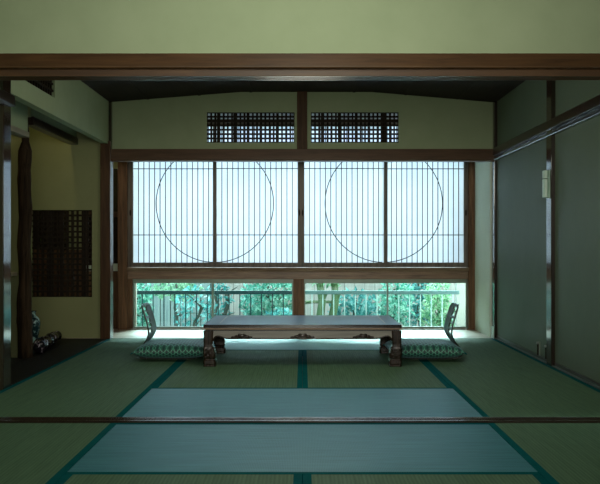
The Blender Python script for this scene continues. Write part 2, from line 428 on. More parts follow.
# alcove on the left
bm = B(); holed(bm, 5.43, 8.20, 1.876, 2.33, [(5.60, 6.42, 2.01, 2.27)], 'x', -1.935, -1.870)
struct('wall_left', bm, 'plaster', 'olive hanging wall over the front of the alcove', 'wall')
bm = B(); box(bm, -3.16, -3.1, 5.2, 8.3, -0.05, 2.55)
struct('wall_alcove_rear', bm, 'plaster_yellow', 'yellow-olive rear wall of the alcove', 'wall')
LX0, LX1, LZ0, LZ1 = PX(32, YB), PX(92, YB), PZ(297, YB), PZ(210, YB)
bm = B(); holed(bm, -3.12, -1.93, -0.05, 2.55, [(LX0, LX1, LZ0, LZ1)], 'y', 8.22, 8.275)
struct('wall_alcove_side', bm, 'plaster_yellow', 'olive alcove wall with a square lattice opening, left of the brown pillar', 'wall')
bm = B(); box(bm, -3.12, -1.96, 5.24, 5.30, -0.05, 2.55)
struct('wall_alcove_near', bm, 'plaster_yellow', 'near side wall of the alcove', 'wall')
bm = B(); box(bm, -3.12, -2.225, 6.81, 6.87, -0.05, 2.55)
struct('wall_alcove_partition', bm, 'plaster_yellow', 'narrow olive partition behind the log post', 'wall')
bm = B(); box(bm, -2.235, -2.185, 6.84, 8.22, 1.93, 2.5)
struct('wall_alcove_upper', bm, 'plaster', 'olive plaster above the dark alcove beam', 'wall')
bm = B(); box(bm, -2.235, -2.185, 5.30, 6.76, 1.785, 2.5)
struct('wall_alcove_upper_near', bm, 'plaster', 'olive plaster above the pale alcove beam', 'wall')
bm = B(); box(bm, -2.245, -2.168, 6.85, 8.22, 1.868, 1.936)
struct('trim_14', bm, 'dark_y', 'dark beam over the far alcove, right of the log post', 'beam', bevel=0.003)
bm = B(); box(bm, -2.245, -2.168, 5.30, 6.75, 1.752, 1.795)
struct('trim_15', bm, 'pale_wood', 'pale beam over the near alcove, left of the log post', 'beam', bevel=0.003)
bm = B()
pts, rr = [], []
for k in range(26):
    z = -0.02 + k * 1.90 / 25
    pts.append((-2.222 + 0.006 * math.sin(k * 0.9), 6.80 + 0.006 * math.cos(k * 1.3), z))
    rr.append((0.052 if z < 1.72 else 0.030) * (1.0 + 0.03 * math.sin(k * 2.1) + 0.03 * math.sin(k * 3.7)) * (1.12 if z < 0.5 else 1))
tube(bm, pts, rr, 14)
struct('trim_16', bm, 'log', 'rough dark log post standing in the alcove', 'post', smooth=True)
bm = B(); box(bm, -2.75, -2.28, 5.32, 6.80, 0.655, 0.685)
struct('trim_17', bm, 'pale_wood', 'pale shelf board left of the log post', 'shelf', bevel=0.003)

# veranda end walls and what the alcove lattice looks into
bm = B(); box(bm, 1.832, 1.90, 8.31, 9.16, -0.05, 2.45)
struct('wall_veranda_right', bm, 'plaster_pale', 'pale green end wall of the veranda, right of the screens', 'wall')
bm = B(); box(bm, -3.1, -1.96, 9.14, 9.2, 1.72, 2.45); box(bm, -2.52, -2.36, 9.14, 9.2, 0.85, 1.72)
struct('wall_veranda_left', bm, 'plaster_yellow', 'olive wall at the dark left end of the veranda', 'wall')
bm = B(); box(bm, -3.16, -3.1, 8.28, 9.2, -0.05, 2.45)
struct('wall_veranda_end', bm, 'plaster_yellow', 'far left end wall of the veranda', 'wall')
bm = B(); box(bm, -3.1, -2.52, 9.13, 9.18, 0.85, 1.72)
d = struct('door_4', bm, 'ceiling', 'brown boarded door behind the alcove lattice', 'door')
bm = B(); box(bm, -2.57, -2.52, 9.115, 9.13, 0.85, 1.72); box(bm, -2.82, -2.78, 9.115, 9.13, 0.85, 1.72)
obj('frame', bm, 'dark_z', d)
bm = B(); box(bm, -2.36, -1.96, 9.13, 9.18, 0.70, 1.72)
d = struct('door_3', bm, 'dark_z', 'dark shutter door at the left end of the veranda', 'door')
bm = B(); box(bm, -2.36, -1.96, 9.115, 9.13, 1.20, 1.26); box(bm, -2.36, -2.31, 9.115, 9.13, 0.70, 1.72)
obj('frame', bm, 'wood_z', d)
bm = B(); box(bm, -3.1, -2.36, 9.13, 9.18, -0.05, 0.85); box(bm, -2.36, -1.96, 9.13, 9.18, -0.05, 0.62)
struct('trim_18', bm, 'wood_post', 'brown boarded dado under the shutter at the left end of the veranda', 'panelling')
bm = B(); box(bm, -2.36, -1.96, 9.12, 9.18, 0.62, 0.70)
struct('trim_19', bm, 'plaster_pale', 'pale ledge under the shutter at the left end of the veranda', 'ledge')

# window wall
xl0, xl1 = PX(119, YW), PX(128.5, YW)
xr0, xr1 = PX(467.3, YW), PX(472.7, YW)
bm = B(); box(bm, xl0, xl1, 9.03, 9.17, -0.05, 2.45)
struct('trim_20', bm, 'wood_post', 'thick brown post at the left end of the paper screens', 'post', bevel=0.004)
bm = B(); box(bm, xr0, xr1 + 0.02, 9.03, 9.17, -0.05, 2.45)
struct('trim_21', bm, 'wood_post', 'slim brown post at the right end of the paper screens', 'post', bevel=0.004)
bm = B(); box(bm, xl1, xr0, 9.04, 9.17, 0.536, 0.618)
struct('trim_22', bm, 'wood_beam', 'weathered brown beam between the paper screens and the low windows', 'beam', bevel=0.004)
bm = B(); prism(bm, [(9.0, 0.618), (9.0, 0.66), (9.04, 0.66), (9.04, 0.652), (9.058, 0.652), (9.058, 0.66), (9.072, 0.66), (9.072, 0.652), (9.09, 0.652), (9.09, 0.66), (9.15, 0.66), (9.15, 0.618)], 'x', xl1 + 0.002, xr0 - 0.002)
struct('trim_23', bm, 'wood_track', 'pale worn track under the paper screens', 'track', bevel=0.002)
bm = B(); box(bm, -0.098, 0.016, 9.04, 9.17, -0.02, 0.536)
struct('trim_24', bm, 'wood_post', 'short brown post between the left and right low windows', 'post', bevel=0.003)
bm = B(); box(bm, xl1, xr0, 9.02, 9.15, 2.20, 2.235)
struct('trim_25', bm, 'wood_x', 'head beam over the paper screens behind the lattices', 'beam')
bm = B(); box(bm, xl1, xr0, 9.10, 9.12, 2.235, 2.45)
struct('wall_veranda_upper', bm, 'paper_dim', 'papered light panel over the screens, seen through the lattices', 'wall')
bm = B(); box(bm, xl1, xr0, 9.03, 9.16, -0.03, 0.012)
struct('trim_26', bm, 'wood_track', 'thin sill under the low windows', 'sill', bevel=0.002)

# low windows: two panes to each side of the short post
wins = [(PX(133.2, YW), PX(214, YW), 9.10, 'left'), (PX(212, YW), -0.098, 9.075, 'left'), (0.016, PX(388, YW), 9.075, 'right'), (PX(386.5, YW), PX(467, YW), 9.10, 'right')]
wlab = ['low window pane at the left end, behind the left floor chair', 'low window pane just left of the short brown post',
        'low window pane just right of the short brown post', 'low window pane at the right end, behind the right floor chair']
for i, (x0, x1, y, s) in enumerate(wins):
    w = thing('window_%d' % (i + 1), wlab[i], 'window', ((x0 + x1) / 2, y, 0.012)); w['kind'] = 'structure'
    bm = B(); t = 0.014
    box(bm, x0, x0 + t, y - 0.011, y + 0.011, 0.013, 0.536); box(bm, x1 - t, x1, y - 0.011, y + 0.011, 0.013, 0.536)
    box(bm, x0 + t, x1 - t, y - 0.011, y + 0.011, 0.492, 0.536); box(bm, x0 + t, x1 - t, y - 0.011, y + 0.011, 0.013, 0.028)
    obj('window_frame', bm, 'frame_metal', w)
    bm = B(); box(bm, x0 + t, x1 - t, y - 0.002, y + 0.002, 0.028, 0.492)
    obj('pane', bm, 'glass', w)
xa = PX(128.5, YW)
bm = B(); box(bm, xa, PX(133, YW), 9.06, 9.14, 0.012, 0.536)
struct('trim_27', bm, 'wood_post', 'brown jamb at the left end of the low windows', 'jamb')

# ------------------------------------------------------------------ paper screens
def arc_pts(cx, cz, r, a0, a1, n=60):
    return [(cx + r * math.cos(a0 + (a1 - a0) * k / n), cz + r * math.sin(a0 + (a1 - a0) * k / n)) for k in range(n + 1)]

SZ0, SZ1 = 0.662, 2.20
CXL, CXR = -0.935, 0.867
screens = [
    (PX(128.5, YW), PX(217, YW), 0.053, 0.030, 9.081, 'shoji paper screen at the left end, against the thick brown post', 'right', CXL, -1),
    (PX(213.4, YW), PX(301.0, YW), 0.038, 0.034, 9.049, 'shoji paper screen second from the left, holding the right half of the left circle', 'right', CXL, 1),
    (PX(301.0, YW), PX(387, YW), 0.034, 0.038, 9.049, 'shoji paper screen second from the right, holding the left half of the right circle', 'left', 0.867, -1),
    (PX(383.2, YW), PX(467.3, YW), 0.030, 0.042, 9.081, 'shoji paper screen at the right end, against the slim brown post', 'left', 0.867, 1)]
for i, (x0, x1, ls, rs, y, lab, pull, ccx, side) in enumerate(screens):
    s = thing('shoji_screen', lab, 'paper screen', ((x0 + x1) / 2, y, SZ0), 'paper screens along the veranda')
    d0, d1 = y - 0.013, y + 0.013
    pr = []
    for a, b_ in ((x0, x0 + ls), (x1 - rs, x1)):
        bm = B(); box(bm, a, b_, d0, d1, SZ0, SZ1); pr.append(obj('stile', bm, 'shoji_wood', s))
    for a, b_ in ((SZ0, SZ0 + 0.050), (SZ1 - 0.022, SZ1)):
        bm = B(); box(bm, x0 + ls, x1 - rs, d0, d1, a, b_); obj('rail', bm, 'shoji_wood', s)
    px0, px1 = x0 + ls, x1 - rs
    bm = B(); box(bm, px0, px1, y + 0.003, y + 0.006, SZ0 + 0.05, SZ1 - 0.022); obj('paper', bm, 'paper', s)
    # bars: equal cells of about 5.6 cm
    n = 15
    bm = B()
    for k in range(1, n):
        x = px0 + (px1 - px0) * k / n
        box(bm, x - 0.004, x + 0.004, y - 0.006, y + 0.0028, SZ0 + 0.05, SZ1 - 0.022)
    for z in (PZ(235, YW), PZ(169, YW)):
        box(bm, px0, px1, y - 0.0062, y + 0.0026, z - 0.004, z + 0.004)
    obj('lattice', bm, 'kumiko', s)
    # half of the big circle that spans two screens
    r, ccz = 0.627, 1.342
    bm = B(); pts = []
    a_lim = math.acos(min(1, 0.020 / r))
    rng = (-a_lim, a_lim) if side > 0 else (math.pi - a_lim, math.pi + a_lim)
    ip = arc_pts(ccx, ccz, r - 0.0045, *rng); op = arc_pts(ccx, ccz, r + 0.0045, *rng)
    prism(bm, ip + op[::-1], 'y', y - 0.0095, y - 0.0062)
    obj('circle_arc', bm, 'kumiko', s)
    # finger pulls on the stile
    cxp = (x1 - rs / 2 if i in (1, 3) else x0 + ls / 2)
    bm = B(); prism(bm, [(cxp + 0.009 * math.cos(t * math.pi / 8), 1.243 + 0.034 * math.sin(t * math.pi / 8)) for t in range(16)], 'y', d0 - 0.002, d0 + 0.002)
    obj('finger_pull', bm, 'lattice', pr[1] if i in (1, 3) else pr[0])

# ------------------------------------------------------------------ lattices
def lattice_panel(name, label, u0, u1, v0, v1, nu, nv, y, bw, studs, cat='lattice'):
    t = thing(name, label, cat, ((u0 + u1) / 2, y, v0), None)
    bm = B()
    for k in range(nu + 1):
        x = u0 + (u1 - u0) * k / nu; w = bw * (0.85 + 0.3 * ((k * 7) % 5) / 4)
        box(bm, max(u0, x - w / 2), min(u1, x + w / 2), y, y + 0.014, v0, v1)
    obj('upright_bar', bm, 'lattice', t)
    bm = B()
    for k in range(nv + 1):
        z = v0 + (v1 - v0) * k / nv
        box(bm, u0, u1, y - 0.012, y, max(v0, z - bw / 2), min(v1, z + bw / 2))
    obj('cross_bar', bm, 'lattice', t)
    bm = B()
    for x, w in studs:
        box(bm, x - w / 2, x + w / 2, y + 0.016, y + 0.03, v0, v1)
    obj('backing_stud', bm, 'lattice', t)
    return t
st = [(PX(p, 8.27), 0.022) for p in (218, 234.3, 247.7, 261, 277.4)]
lattice_panel('transom_lattice', 'dark square lattice over the left pair of paper screens', R1[0], R1[1], R1[2], R1[3], 21, 7, 8.262, 0.0175, st)
st = [(PX(p, 8.27), 0.022) for p in (322, 339, 356, 369, 384)]
lattice_panel('transom_lattice', 'dark square lattice over the right pair of paper screens', R2[0], R2[1], R2[2], R2[3], 21, 7, 8.262, 0.0175, st)
st = [(LX0 + (LX1 - LX0) * f, 0.026) for f in (0.28, 0.47, 0.66, 0.86)]
lattice_panel('wall_lattice', 'dark wooden lattice set low in the olive alcove wall', LX0, LX1, LZ0, LZ1, 12, 16, 8.236, 0.019, st)
# small lattice high in the hanging wall
t = thing('transom_lattice', 'small black lattice high in the hanging wall over the alcove', 'lattice', (-1.90, 6.01, 2.01))
bm = B()
for k in range(15):
    y = 5.60 + 0.82 * k / 14; box(bm, -1.905, -1.893, max(5.6, y - 0.008), min(6.42, y + 0.008), 2.01, 2.27)
obj('upright_bar', bm, 'lattice', t)
bm = B()
for k in range(6):
    z = 2.01 + 0.26 * k / 5; box(bm, -1.893, -1.881, 5.60, 6.42, max(2.01, z - 0.008), min(2.27, z + 0.008))
obj('cross_bar', bm, 'lattice', t)
bm = B(); box(bm, -1.925, -1.915, 5.60, 6.42, 2.01, 2.27)
obj('backing_board', bm, 'lattice', t)

# ------------------------------------------------------------------ straw mats
HW = 0.034
def mat_(label, x0, x1, y0, y1, along, skew=0.0):
    g = 0.0012
    x0 += g; x1 -= g; y0 += g; y1 -= g
    t = thing('tatami_mat', label, 'straw mat', ((x0 + x1) / 2, (y0 + y1) / 2, -0.05), 'straw mats covering the floor')
    bm = B()
    if along == 'x': box(bm, x0, x1, y0 + HW, y1 - HW, -0.05, 0.0)
    else: box(bm, x0 + HW, x1 - HW, y0, y1, -0.05, 0.0)
    obj('woven_cover', bm, 'tat_h_reflect' if along == 'x' else 'tat_v', t)
    for k in (0, 1):
        bm = B()
        if along == 'x':
            a = (y0, y0 + HW) if k == 0 else (y1 - HW, y1); box(bm, x0, x1, a[0], a[1], -0.05, 0.0003)
        else:
            a = (x0, x0 + HW) if k == 0 else (x1 - HW, x1); box(bm, a[0], a[1], y0, y1, -0.05, 0.0003)
        obj('border_cloth', bm, 'heri', t)
    return t
XA, XM, XB = -0.945, 0.0, 0.945
Y0, Y1, Y2, Y3, Y4 = 4.403, 5.362, 6.305, 7.270, 8.212
mat_('straw mat with a bluish reflection in its colour, laid crosswise just behind the threshold', XA, XB, Y0, Y1, 'x')
mat_('green straw mat under the left half of the low table', XA, XM, Y1, Y3, 'y')
mat_('green straw mat under the right half of the low table', XM, XB, Y1, Y3, 'y')
mat_('straw mat with a bluish reflection in its colour, laid crosswise between the low table and the veranda', XA, XB, Y3, Y4, 'x')
mat_('green straw mat at the left, from the threshold to the dark post', -1.865, XA, Y0, Y2, 'y')
mat_('green straw mat at the left, beside the dark alcove boards behind the left cushion', -1.865, XA, Y2, Y4, 'y')
mat_('green straw mat at the right, from the threshold to the dark pillar', XB, 1.846, Y0, Y2, 'y')
mat_('green straw mat at the right, behind the right cushion along the far panel', XB, 1.846, Y2, Y4, 'y')
XC, XD = -0.935, 0.935
N1, N2 = 4.298, 3.335
mat_('straw mat with a bluish reflection in its colour, laid crosswise in front of the threshold', XC, XD, N2, N1, 'x')
mat_('green straw mat at the bottom edge, left of the centre border', XC, 0.0, N2 - 1.91, N2, 'y')
mat_('green straw mat at the bottom edge, right of the centre border', 0.0, XD, N2 - 1.91, N2, 'y')
mat_('green straw mat in the lower left corner, in front of the threshold', -1.88, XC, N1 - 1.91, N1, 'y')
mat_('green straw mat in the lower right corner, in front of the threshold', XD, 1.88, N1 - 1.91, N1, 'y')
bm = B(); box(bm, -1.88, 1.88, -0.8, N2 - 1.912, -0.05, 0.0)
struct('floor_near_room', bm, 'tat_v', 'matted floor of the near room', 'floor')

# ------------------------------------------------------------------ low table
TX, TY0, TY1, TZ = 0.733, 6.28, 7.13, 0.310
tb = thing('low_table', 'long low lacquered table with carved apron and scrolled feet on the mats', 'table', (0, (TY0 + TY1) / 2, 0))
bm = B(); prism(bm, [(TY0 + 0.004, TZ - 0.026), (TY0, TZ - 0.02), (TY0 + 0.006, TZ), (TY1 - 0.006, TZ), (TY1, TZ - 0.02), (TY1 - 0.004, TZ - 0.026)], 'x', -TX, TX)
top = obj('table_top', bm, 'lacquer', tb, 0.003)
bm = B(); box(bm, -TX + 0.008, TX - 0.008, TY0 + 0.008, TY1 - 0.008, TZ - 0.002, TZ + 0.0004); obj('top_reflection_sheet', bm, 'top_sheen', top)  # added thin sheet that carries the painted blue reflection
bm = B(); ix, iy0, iy1 = 0.622, TY0 + 0.11, TY1 - 0.11
for a in (-ix, ix): box(bm, a - 0.004, a + 0.004, iy0, iy1, TZ - 0.002, TZ + 0.0008)
for a in (iy0, iy1): box(bm, -ix, ix, a - 0.004, a + 0.004, TZ - 0.002, TZ + 0.0008)
obj('inlay_line', bm, 'inlay', top)
bm = B()
for y0, y1 in ((TY0 + 0.002, TY0 + 0.02), (TY1 - 0.02, TY1 - 0.002)): box(bm, -TX + 0.002, TX - 0.002, y0, y1, TZ - 0.034, TZ - 0.026)
for x0 in (-TX + 0.002, TX - 0.02): box(bm, x0, x0 + 0.018, TY0 + 0.02, TY1 - 0.02, TZ - 0.034, TZ - 0.026)
obj('edge_moulding', bm, 'edge', top)
bm = B(); box(bm, -TX + 0.018, TX - 0.018, TY0 + 0.018, TY1 - 0.018, 0.262, TZ - 0.0262)
obj('neck', bm, 'lacquer', tb)
def apron_outline(L):
    # underside: cabriole brackets curving down into the legs at both ends
    prof = [(0.070, 0.196), (0.074, 0.211), (0.084, 0.222), (0.098, 0.2275), (0.118, 0.2265), (0.140, 0.220), (0.165, 0.213), (0.19, 0.210)]
    lo = [(-L + a, z) for a, z in prof]
    hi = [(L - a, z) for a, z in prof][::-1]
    return [(-L + 0.02, 0.265), (-L + 0.02, 0.196)] + lo + hi + [(L - 0.02, 0.196), (L - 0.02, 0.265)]
for yy in (TY0 + 0.012, TY1 - 0.034):
    bm = B(); prism(bm, apron_outline(TX), 'y', yy, yy + 0.022)
    ap = obj('apron', bm, 'apron', tb)
    bm = B()
    a0 = -TX + 0.072
    pr = [(0.0, 0.190), (0.004, 0.208), (0.015, 0.221), (0.028, 0.2265), (0.046, 0.2258), (0.068, 0.219), (0.093, 0.2115), (0.12, 0.2085)]
    line = [(a0 + a, z) for a, z in pr] + [(-a0 - a, z) for a, z in pr][::-1]
    front = yy if yy < 6.7 else yy + 0.022
    tube(bm, [(x, front, z - 0.001) for x, z in line], 0.0055, 8)
    obj('bead', bm, 'lacquer_z', ap, smooth=True)
    for cx in (-0.45, 0.0, 0.45):
        bm = B(); s = 1.0 if cx else 1.12
        for dx, dz, rx, rz in ((0, 0.004, 0.030, 0.015), (-0.034, 0.0, 0.024, 0.012), (0.034, 0.0, 0.024, 0.012), (-0.062, -0.004, 0.02, 0.008), (0.062, -0.004, 0.02, 0.008), (-0.016, 0.013, 0.014, 0.009), (0.016, 0.013, 0.014, 0.009), (0, -0.012, 0.06, 0.008)):
            blob(bm, (cx + dx * s, front, 0.222 + dz * s), (rx * s, 0.008, rz * s), 2)
        for sx in (-1, 1):
            sp = [(cx + sx * (0.03 + 0.010 * (1 - k / 14) * math.cos(k * 0.8)), front - 0.007 if yy < 6.7 else front + 0.007, 0.225 + 0.009 * (1 - k / 14) * math.sin(k * 0.8)) for k in range(14)]
            tube(bm, sp, 0.0026, 6)
        obj('carving', bm, 'lacquer_z', ap, smooth=True)
for sx in (-1, 1):
    bm = B(); x0 = sx * (TX - 0.034); box(bm, min(x0, x0 + sx * 0.022), max(x0, x0 + sx * 0.022), TY0 + 0.06, TY1 - 0.06, 0.212, 0.265)
    obj('side_apron', bm, 'apron', tb)
lp = [(0.265, 0.074, 0.0), (0.228, 0.072, 0.0), (0.199, 0.070, 0.0), (0.165, 0.067, 0.001), (0.145, 0.072, 0.000), (0.128, 0.085, -0.003), (0.10, 0.092, -0.004), (0.07, 0.092, -0.002), (0.058, 0.080, 0.004), (0.052, 0.080, 0.004), (0.045, 0.092, -0.002), (0.022, 0.095, -0.003), (0.014, 0.088, 0.002), (0.006, 0.092, -0.001), (0.0006, 0.092, -0.001)]
for sx in (-1, 1):
    for sy in (-1, 1):
        ox, oy = sx * TX, (TY0 if sy < 0 else TY1)
        bm = B(); rings = []
        for z, w, o in lp:
            a, b_ = ox - sx * o, ox - sx * (o + w); c, d_ = oy - sy * o, oy - sy * (o + w)
            e = 0.010
            ring = [(a - sx * e, c), (b_ + sx * e, c), (b_, c - sy * e), (b_, d_ + sy * e), (b_ + sx * e, d_), (a - sx * e, d_), (a, d_ + sy * e), (a, c - sy * e)]
            rings.append([bm.verts.new((x, y, z)) for x, y in ring])
        for r0, r1 in zip(rings, rings[1:]):
            for k in range(8): bm.faces.new((r0[k], r0[(k + 1) % 8], r1[(k + 1) % 8], r1[k]))
        bm.faces.new(rings[0]); bm.faces.new(rings[-1])
        lg = obj('leg', bm, 'lacquer_z', tb, 0.002)
        # scroll carving on the knee
        bm = B(); fy = oy + sy * 0.003
        cx = ox - sx * 0.044
        for dx, dz, r in ((0, 0.098, 0.026), (-0.020, 0.082, 0.018), (0.020, 0.082, 0.018), (-0.018, 0.118, 0.015), (0.018, 0.120, 0.015)):
            sp = [(cx + dx + r * (1 - k / 20) * math.cos(k * 0.75), fy, dz + r * (1 - k / 20) * math.sin(k * 0.75)) for k in range(19)]
            tube(bm, sp, 0.0042, 6)
        obj('scroll_carving', bm, 'lacquer_z', lg, smooth=True)

# ------------------------------------------------------------------ floor chairs and cushions
def floor_chair(label, sx, cx, cy):
    """legless chair: bent plywood back with five slots, seat board on the mat"""
    t = thing('floor_chair', label, 'chair', (cx, cy, 0), 'legless chairs at the low table')
    prof = [(-0.250, 0.432), (-0.238, 0.395), (-0.226, 0.355), (-0.213, 0.315), (-0.202, 0.275), (-0.194, 0.235), (-0.194, 0.20), (-0.203, 0.165), (-0.222, 0.13), (-0.246, 0.097), (-0.262, 0.068), (-0.262, 0.040), (-0.240, 0.018), (-0.20, 0.010)]
    # resample
    V = []
    for (a, b_), (c, d_) in zip(prof, prof[1:]):
        for k in range(4): V.append((a + (c - a) * k / 4, b_ + (d_ - b_) * k / 4))
    V.append(prof[-1])
    NU = 28
    def half(z):
        if z > 0.40: return 0.170 - 0.05 * ((z - 0.40) / 0.032) ** 2
        if z > 0.22: return 0.170
        if z > 0.10: return 0.170 - 0.060 * (0.22 - z) / 0.12
        return 0.11 + 0.03 * (0.10 - z) / 0.09
    bm = B(); grid = {}
    for j, (x, z) in enumerate(V):
        for i in range(NU + 1):
            u = i / NU * 2 - 1
            bend = 0.020 * u * u * min(1.0, max(0.0, (z - 0.10) / 0.12))
            grid[i, j] = bm.verts.new((cx + sx * (x + bend) , cy + u * half(z), z))
    slots = [0.392, 0.347, 0.302, 0.257, 0.212]
    for j in range(len(V) - 1):
        for i in range(NU):
            u = ((i + 0.5) / NU * 2 - 1); z = (V[j][1] + V[j + 1][1]) / 2
            if any(((u * half(z)) / 0.058) ** 4 + ((z - s) / 0.0150) ** 4 < 1 for s in slots): continue
            bm.faces.new((grid[i, j], grid[i + 1, j], grid[i + 1, j + 1], grid[i, j + 1]))
    for v in [v for v in bm.verts if not v.link_faces]: bm.verts.remove(v)
    o = obj('backrest', bm, 'zaisu', t, smooth=True)
    md = o.modifiers.new('thickness', 'SOLIDIFY'); md.thickness = 0.010; md.offset = 0
    bm = B(); xs0, xs1 = cx + sx * -0.202, cx + sx * 0.23
    pts = [(xs0, cy - 0.10), (xs1 - sx * 0.10, cy - 0.10), (xs1 - sx * 0.05, cy - 0.07), (xs1 - sx * 0.05, cy + 0.07), (xs1 - sx * 0.10, cy + 0.10), (xs0, cy + 0.10)]
    prism(bm, pts, 'z', 0.003, 0.015)
    obj('seat', bm, 'zaisu', t)
    return t

def cushion(label, cx, cy, z0, rz):
    t = thing('floor_cushion', label, 'cushion', (cx, cy, z0), 'square cushions on the legless chairs')
    bm = B(); n = 30; a, b_, H = 0.286, 0.272, 0.062
    def pt(u, v, s):
        e = (1 - abs(u) ** 5) * (1 - abs(v) ** 5)
        h = H * max(0.0, e) ** 0.42
        x = a * u * (1 - 0.055 * (1 - v * v)); y = b_ * v * (1 - 0.055 * (1 - u * u))
        h *= 0.9 + 0.16 * math.exp(-(u * u + v * v) * 1.3)
        h += 0.003 * noise.noise((u * 3 + cx, v * 3, s)) if e > 0.05 else 0
        c, s_ = math.cos(rz), math.sin(rz)
        zc = 0.062 + (h if s > 0 else -h * 0.95)
        return (cx + c * x - s_ * y, cy + s_ * x + c * y, z0 + max(0.001, zc))
    for s in (1, -1):
        g = {}
        for i in range(n + 1):
            for j in range(n + 1):
                u = math.sin((i / n * 2 - 1) * math.pi / 2); v = math.sin((j / n * 2 - 1) * math.pi / 2)
                g[i, j] = bm.verts.new(pt(u, v, s))
        for i in range(n):
            for j in range(n):
                bm.faces.new((g[i, j], g[i + 1, j], g[i + 1, j + 1], g[i, j + 1]))
    bmesh.ops.remove_doubles(bm, verts=bm.verts[:], dist=0.0006)
    cov = obj('cover', bm, 'cushion', t, smooth=True)
    for sx in (-1, 1):
        for sy in (-1, 1):
            bm = B()
            x, y = sx * a * 0.99, sy * b_ * 0.99
            c, s_ = math.cos(rz), math.sin(rz)
            p = Vector((cx + c * x - s_ * y, cy + s_ * x + c * y, z0 + 0.062)); d = Vector((sx * 0.6, sy * 0.5, -0.35)).normalized()
            tube(bm, [p, p + d * 0.010, p + d * 0.024], [0.003, 0.006, 0.003], 7)
            obj('corner_tassel', bm, 'heri', t, smooth=True)
    return t
floor_chair('legless wooden chair with five slots in its bent back, left of the low table', 1, -1.022, 6.77)
floor_chair('legless wooden chair with five slots in its bent back, right of the low table', -1, 0.985, 6.77)
cushion('green patterned square cushion on the legless chair left of the low table', -1.016, 6.76, 0.0155, 0.02)
cushion('green patterned square cushion on the legless chair right of the low table', 0.958, 6.76, 0.0155, -0.02)

# ------------------------------------------------------------------ things in the alcove
Yv = 7.55
bm = B(); xv = PX(31.5, Yv)
lathe(bm, [(0.045, 0.0), (0.05, 0.012), (0.047, 0.02), (0.062, 0.07), (0.075, 0.13), (0.078, 0.175), (0.066, 0.215), (0.040, 0.24), (0.034, 0.262), (0.044, 0.282), (0.038, 0.282), (0.028, 0.262), (0.03, 0.24)], (xv, Yv, 0.033))
v = obj('vase', bm, 'vase', None, smooth=True)
tag(v, 'dark teal glazed vase with painted pale highlights, half hidden behind the log post', 'vase')
bm = B(); prism(bm, [(xv - 0.10, Yv - 0.10), (xv + 0.10, Yv - 0.10), (xv + 0.10, Yv + 0.10), (xv - 0.10, Yv + 0.10)], 'z', -0.002, 0.033)
tag(obj('vase_stand', bm, 'board', None, 0.006), 'low dark stand under the glazed vase', 'stand')
bm = B()
pa, pb = Vector((PX(37.5, 6.98), 6.98, 0.062)), Vector((PX(57, 7.95), 7.95, 0.058))
pts, rr = [], []
for k in range(22):
    f = k / 21
    p = pa.lerp(pb, f); p.x += 0.012 * math.sin(k * 1.3)
    pts.append(p); rr.append(0.056 * (1 - 0.25 * f) * (1 + 0.14 * math.sin(k * 1.9)) * (0.6 if k in (0, 21) else 1))
tube(bm, pts, rr, 14)
o = obj('carved_log', bm, 'ornament', None, smooth=True)
tag(o, 'dark knotty log ornament with painted pale highlights lying on the alcove boards', 'ornament')

# ------------------------------------------------------------------ fittings on the right wall
t = thing('wall_fixture', 'pale grey upright fixture on the dark pillar of the right wall', 'fixture', (1.82, 6.355, 1.255))
bm = B(); prism(bm, [(1.843, 6.318), (1.838, 6.312), (1.832, 6.312), (1.832, 6.398), (1.838, 6.398), (1.843, 6.39)], 'z', 1.25, 1.458)
obj('back_plate', bm, 'fixture', t)
def rod(z0, z1, name):
    bm = B(); prism(bm, [(1.816 + 0.022 * math.cos(k * math.pi / 12), 6.352 + 0.036 * math.sin(k * math.pi / 12)) for k in range(24)], 'z', z0, z1)
    obj(name, bm, 'fixture', t, 0.003)
rod(1.255, 1.392, 'body'); rod(1.396, 1.455, 'cap')
for lab, y in (('small metal bolt at the foot of the far right panel, farther from the pillar', 6.70), ('small metal bolt at the foot of the far right panel, beside the dark pillar', 6.48)):
    t = thing('floor_bolt', lab, 'bolt', (1.862, y, 0.03), 'metal bolts at the foot of the right panel')
    bm = B(); box(bm, 1.862, 1.872, y - 0.012, y + 0.012, 0.03, 0.14); obj('plate', bm, 'frame_metal', t, 0.002)
    bm = B(); tube(bm, [(1.856, y, 0.032), (1.856, y, 0.13)], 0.006, 10); obj('rod', bm, 'dark_z', t)
    bm = B(); blob(bm, (1.852, y, 0.128), (0.011, 0.013, 0.011)); obj('knob', bm, 'metal', t, smooth=True)

# ------------------------------------------------------------------ outside
bm = B(); box(bm, -7, 7, 9.18, 16, -0.62, -0.5)
struct('ground', bm, 'soil', 'garden soil beyond the veranda', 'ground')
bm = B(); box(bm, -2.6, 2.6, 9.21, 9.74, -0.10, -0.05); box(bm, -2.6, 2.6, 9.3, 9.4, -0.5, -0.1)
struct('floor_deck', bm, 'fence', 'narrow outer deck carrying the railing', 'deck')
bm = B(); prism(bm, [(9.2, 2.66), (9.55, 2.56), (9.55, 2.52), (9.2, 2.60)], 'x', -3.2, 3.2)
struct('roof', bm, 'roof', 'unseen shallow wooden eave over the windows', 'roof')  # out of view; depth chosen so the screens stay evenly lit
YR = 9.6
def railing(label, x0, x1, first, matn, group):
    t = thing('garden_railing', label, 'railing', ((x0 + x1) / 2, YR, -0.05), group)
    bm = B(); box(bm, x0, x1, YR - 0.02, YR + 0.02, PZ(294.3, YR), PZ(290.6, YR)); obj('top_rail', bm, 'rail_reflect_mid' if matn == 'rail_reflect' else matn, t, 0.003)
    bm = B(); box(bm, x0, x1, YR - 0.015, YR + 0.015, -0.05, -0.02); obj('bottom_rail', bm, matn, t)
    x = first
    while x < x1 - 0.01:
        bm = B(); box(bm, x - 0.006, x + 0.006, YR - 0.006, YR + 0.006, -0.02, PZ(294.3, YR)); obj('baluster', bm, matn, t)
        x += 0.1225
    return t
